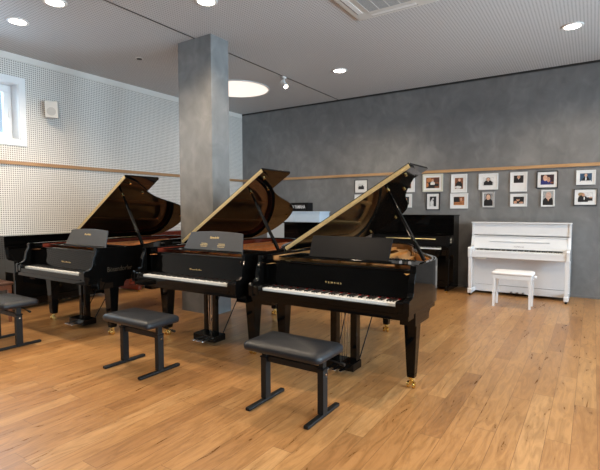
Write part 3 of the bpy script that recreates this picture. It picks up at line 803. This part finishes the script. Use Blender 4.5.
# ------------------------------------------------------------------ wall speaker
t = thing('wall_speaker', 'small white loudspeaker mounted high on the perforated wall beside the window', 'speaker', (WX, 3.75, 2.94), 0)
box('bracket', WHITEPL, t, .0, .05, -.03, .03, -.03, .03, .003)
SM = Matrix.Translation((.13, -.02, 0)) @ Matrix.Rotation(math.radians(-38), 4, 'Z') @ Matrix.Rotation(math.radians(8), 4, 'Y')
q = MB(); q.box(-.075, .075, -.09, .09, -.125, .125, SM); q.build('cabinet', CREAMPL, t, bevel=.012, seg=3)
q = MB(); q.tube(SM @ Vector((.075, 0, -.03)), SM @ Vector((.079, 0, -.03)), .062, 24); q.build('grille', SPKGR, t)

# ------------------------------------------------------------------ ceiling fittings
def spot(name, loc, energy, size, col, cone=2.6, blend=.6, rot=(0, 0, 0)):
    ld = bpy.data.lights.new(name, 'SPOT'); ld.energy = energy; ld.spot_size = cone; ld.spot_blend = blend
    ld.shadow_soft_size = size; ld.color = col
    o = bpy.data.objects.new(name, ld); COL.objects.link(o); o.location = loc; o.rotation_euler = rot
    return o
WARM = (1., .80, .58)
proto = None
for i, (x, y, lab) in enumerate(((-5.84, 2.75, 'round recessed downlight in the top left corner, left of the brightest one'),
                  (-4.97, 2.73, 'brightest recessed downlight at the top edge left of the column'),
                  (-3.58, 3.62, 'round recessed downlight at the top edge just right of the column'),
                  (-3.53, 6.58, 'round recessed downlight in the middle of the ceiling beyond the air conditioner'),
                  (-.28, 6.60, 'round recessed downlight at the top right'),
                  (-.30, 3.6, None), (-3.55, .6, None), (-.3, .6, None), (-5.9, -.2, None), (2.4, 3.6, None))):
    if lab:
        if proto is None:
            t = thing('downlight', lab, 'ceiling light', (x, y, CZ), 0, 'recessed round downlights')
            rgm = MB(); nn = 32; rings = []
            for (r_, z_) in ((.092, 0), (.092, -.012), (.118, -.010), (.122, -.002), (.122, 0)):
                rings.append([(r_*math.cos(2*PI*k/nn), r_*math.sin(2*PI*k/nn), z_) for k in range(nn)])
            rgm.loft(rings, cap=False); rgm.build('trim_ring', WHITEPL, t)
            MB().tube((0, 0, 0), (0, 0, -.007), .0915, 32).build('diffuser', LAMPWHITE, t)
            proto = t
        else:
            t = copy_tree(proto); t.location = (x, y, CZ); t['label'] = lab
    spot('downlight_lamp', (x, y, CZ-.03), 185, .09, WARM)
# round ceiling lamp
t = thing('round_ceiling_lamp', 'large round glowing ceiling lamp partly hidden by the column', 'ceiling light', (-5.66, 6.52, CZ))
rgm = MB(); rings = []; nn = 48
for (r_, z_) in ((.57, 0), (.57, -.012), (.60, -.012), (.60, 0)):
    rings.append([(r_*math.cos(2*PI*k/nn), r_*math.sin(2*PI*k/nn), z_) for k in range(nn)])
rgm.loft(rings, cap=False); rgm.build('trim_ring', WHITEPL, t)
MB().tube((0, 0, 0), (0, 0, -.006), .569, 48).build('diffuser', SKYLAMP, t)
spot('round_lamp_light', (-5.62, 6.50, CZ-.03), 60, .4, (1, .86, .72), cone=2.9)
# track spot
t = thing('track_spotlight', 'small white spotlight hanging from the dark ceiling slot right of the column', 'spotlight', (-4.477, 6.35, CZ-.006))
box('mount', WHITEPL, t, -.02, .02, -.05, .05, -.02, 0, .002)
MB().tube((0, 0, -.02), (0, 0, -.10), .008, 10).build('stem', WHITEPL, t)
dv = Vector((.62, -.25, -.68)).normalized(); c0 = Vector((0, 0, -.12))
MB().tube(c0-dv*.07, c0+dv*.08, .042, 20).build('lamp_head', WHITEPL, t, bevel=.004)
MB().tube(c0+dv*.0805, c0+dv*.083, .034, 20).build('lens', SPOTWHITE, t)
# smoke detector like sensor
t = thing('ceiling_sensor', 'small dark flush sensor on the ceiling left of the column', 'sensor', (-5.75, 4.40, CZ))
MB().tube((0, 0, 0), (0, 0, -.008), .055, 24).build('cover_ring', WHITEPL, t)
MB().tube((0, 0, -.0081), (0, 0, -.014), .040, 24).build('lens', DARKSLOT, t)
# air conditioner cassette
t = thing('ceiling_air_conditioner', 'square ceiling cassette air conditioner with grey slatted grille at the top edge', 'air conditioner', (-1.93, 4.50, CZ-.001))
q = MB(); a = .475
q.loft([[(-a, -a, 0), (a, -a, 0), (a, a, 0), (-a, a, 0)], [(-a+.006, -a+.006, -.022), (a-.006, -a+.006, -.022), (a-.006, a-.006, -.022), (-a+.006, a-.006, -.022)], [(-.40, -.40, -.035), (.40, -.40, -.035), (.40, .40, -.035), (-.40, .40, -.035)]])
q.build('panel', CREAMPL, t, bevel=.003)
for k in range(4):
    R = Matrix.Rotation(k*PI/2, 4, 'Z'); q = MB(); q.box(-.26, .26, .325, .385, -.040, -.0355, R); q.build('air_flap', WHITEPL, t, bevel=.002)
    q = MB(); q.box(-.27, .27, .388, .393, -.0375, -.0355, R); q.build('air_slot', DARKSLOT, t)
q = MB(); q.box(-.29, .29, -.29, .29, -.040, -.0355); G = q.build('grille', CREAMPL, t, bevel=.004)
q = MB(); q.box(-.255, .255, -.255, .255, -.0415, -.0401); q.build('grille_inlay', GREYGR, G)
q = MB()
for k in range(5): q.box(-.25+k*.125-.004, -.25+k*.125+.004, -.255, .255, -.045, -.0416)
for k in range(24): q.box(-.255, .255, -.25+k*.0217-.002, -.25+k*.0217+.002, -.0435, -.0416)
q.build('slats', CREAMPL, G, smooth=False)

# ------------------------------------------------------------------ daylight
w = bpy.data.worlds.new('sky'); scene.world = w; w.use_nodes = True
bg = w.node_tree.nodes['Background']
sky = w.node_tree.nodes.new('ShaderNodeTexSky'); sky.sky_type = 'NISHITA'; sky.sun_disc = False
sky.sun_elevation = math.radians(35); sky.sun_rotation = math.radians(200)
hz = w.node_tree.nodes.new('ShaderNodeMix'); hz.data_type = 'RGBA'; hz.inputs[0].default_value = .8     # thin overcast over the blue
hz.inputs[7].default_value = (3.6, 3.9, 4.2, 1)
w.node_tree.links.new(sky.outputs[0], hz.inputs[6]); w.node_tree.links.new(hz.outputs[2], bg.inputs[0]); bg.inputs[1].default_value = .22
def area(name, loc, rot, sx_, sy_, e, col):
    ld = bpy.data.lights.new(name, 'AREA'); ld.shape = 'RECTANGLE'; ld.size = sx_; ld.size_y = sy_; ld.energy = e; ld.color = col
    o = bpy.data.objects.new(name, ld); COL.objects.link(o); o.location = loc; o.rotation_euler = rot
    return o
DAY = (.84, .92, 1.)
for a, b in rwins:
    area('window_daylight', (XR+.32, (a+b)/2, 1.65), (0, PI/2, 0), 2.2, b-a, 400, DAY)
area('window_daylight', (WX-.5, (wy0+wy1)/2, (wz0+wz1)/2), (0, -PI/2, 0), .9, 1.8, 60, (.70, .84, 1.))
for a, b in fwins:
    area('window_daylight', ((a+b)/2, YF-.32, 1.75), (PI/2, 0, 0), b-a, 1.7, 110, (.85, .92, 1.))

scene.view_settings.view_transform = 'Standard'
scene.view_settings.look = 'None'
scene.view_settings.gamma = 1
scene.view_settings.use_curve_mapping = False
scene.view_settings.exposure = 0.0
scene.cycles.max_bounces = 8
scene.cycles.sample_clamp_indirect = 4
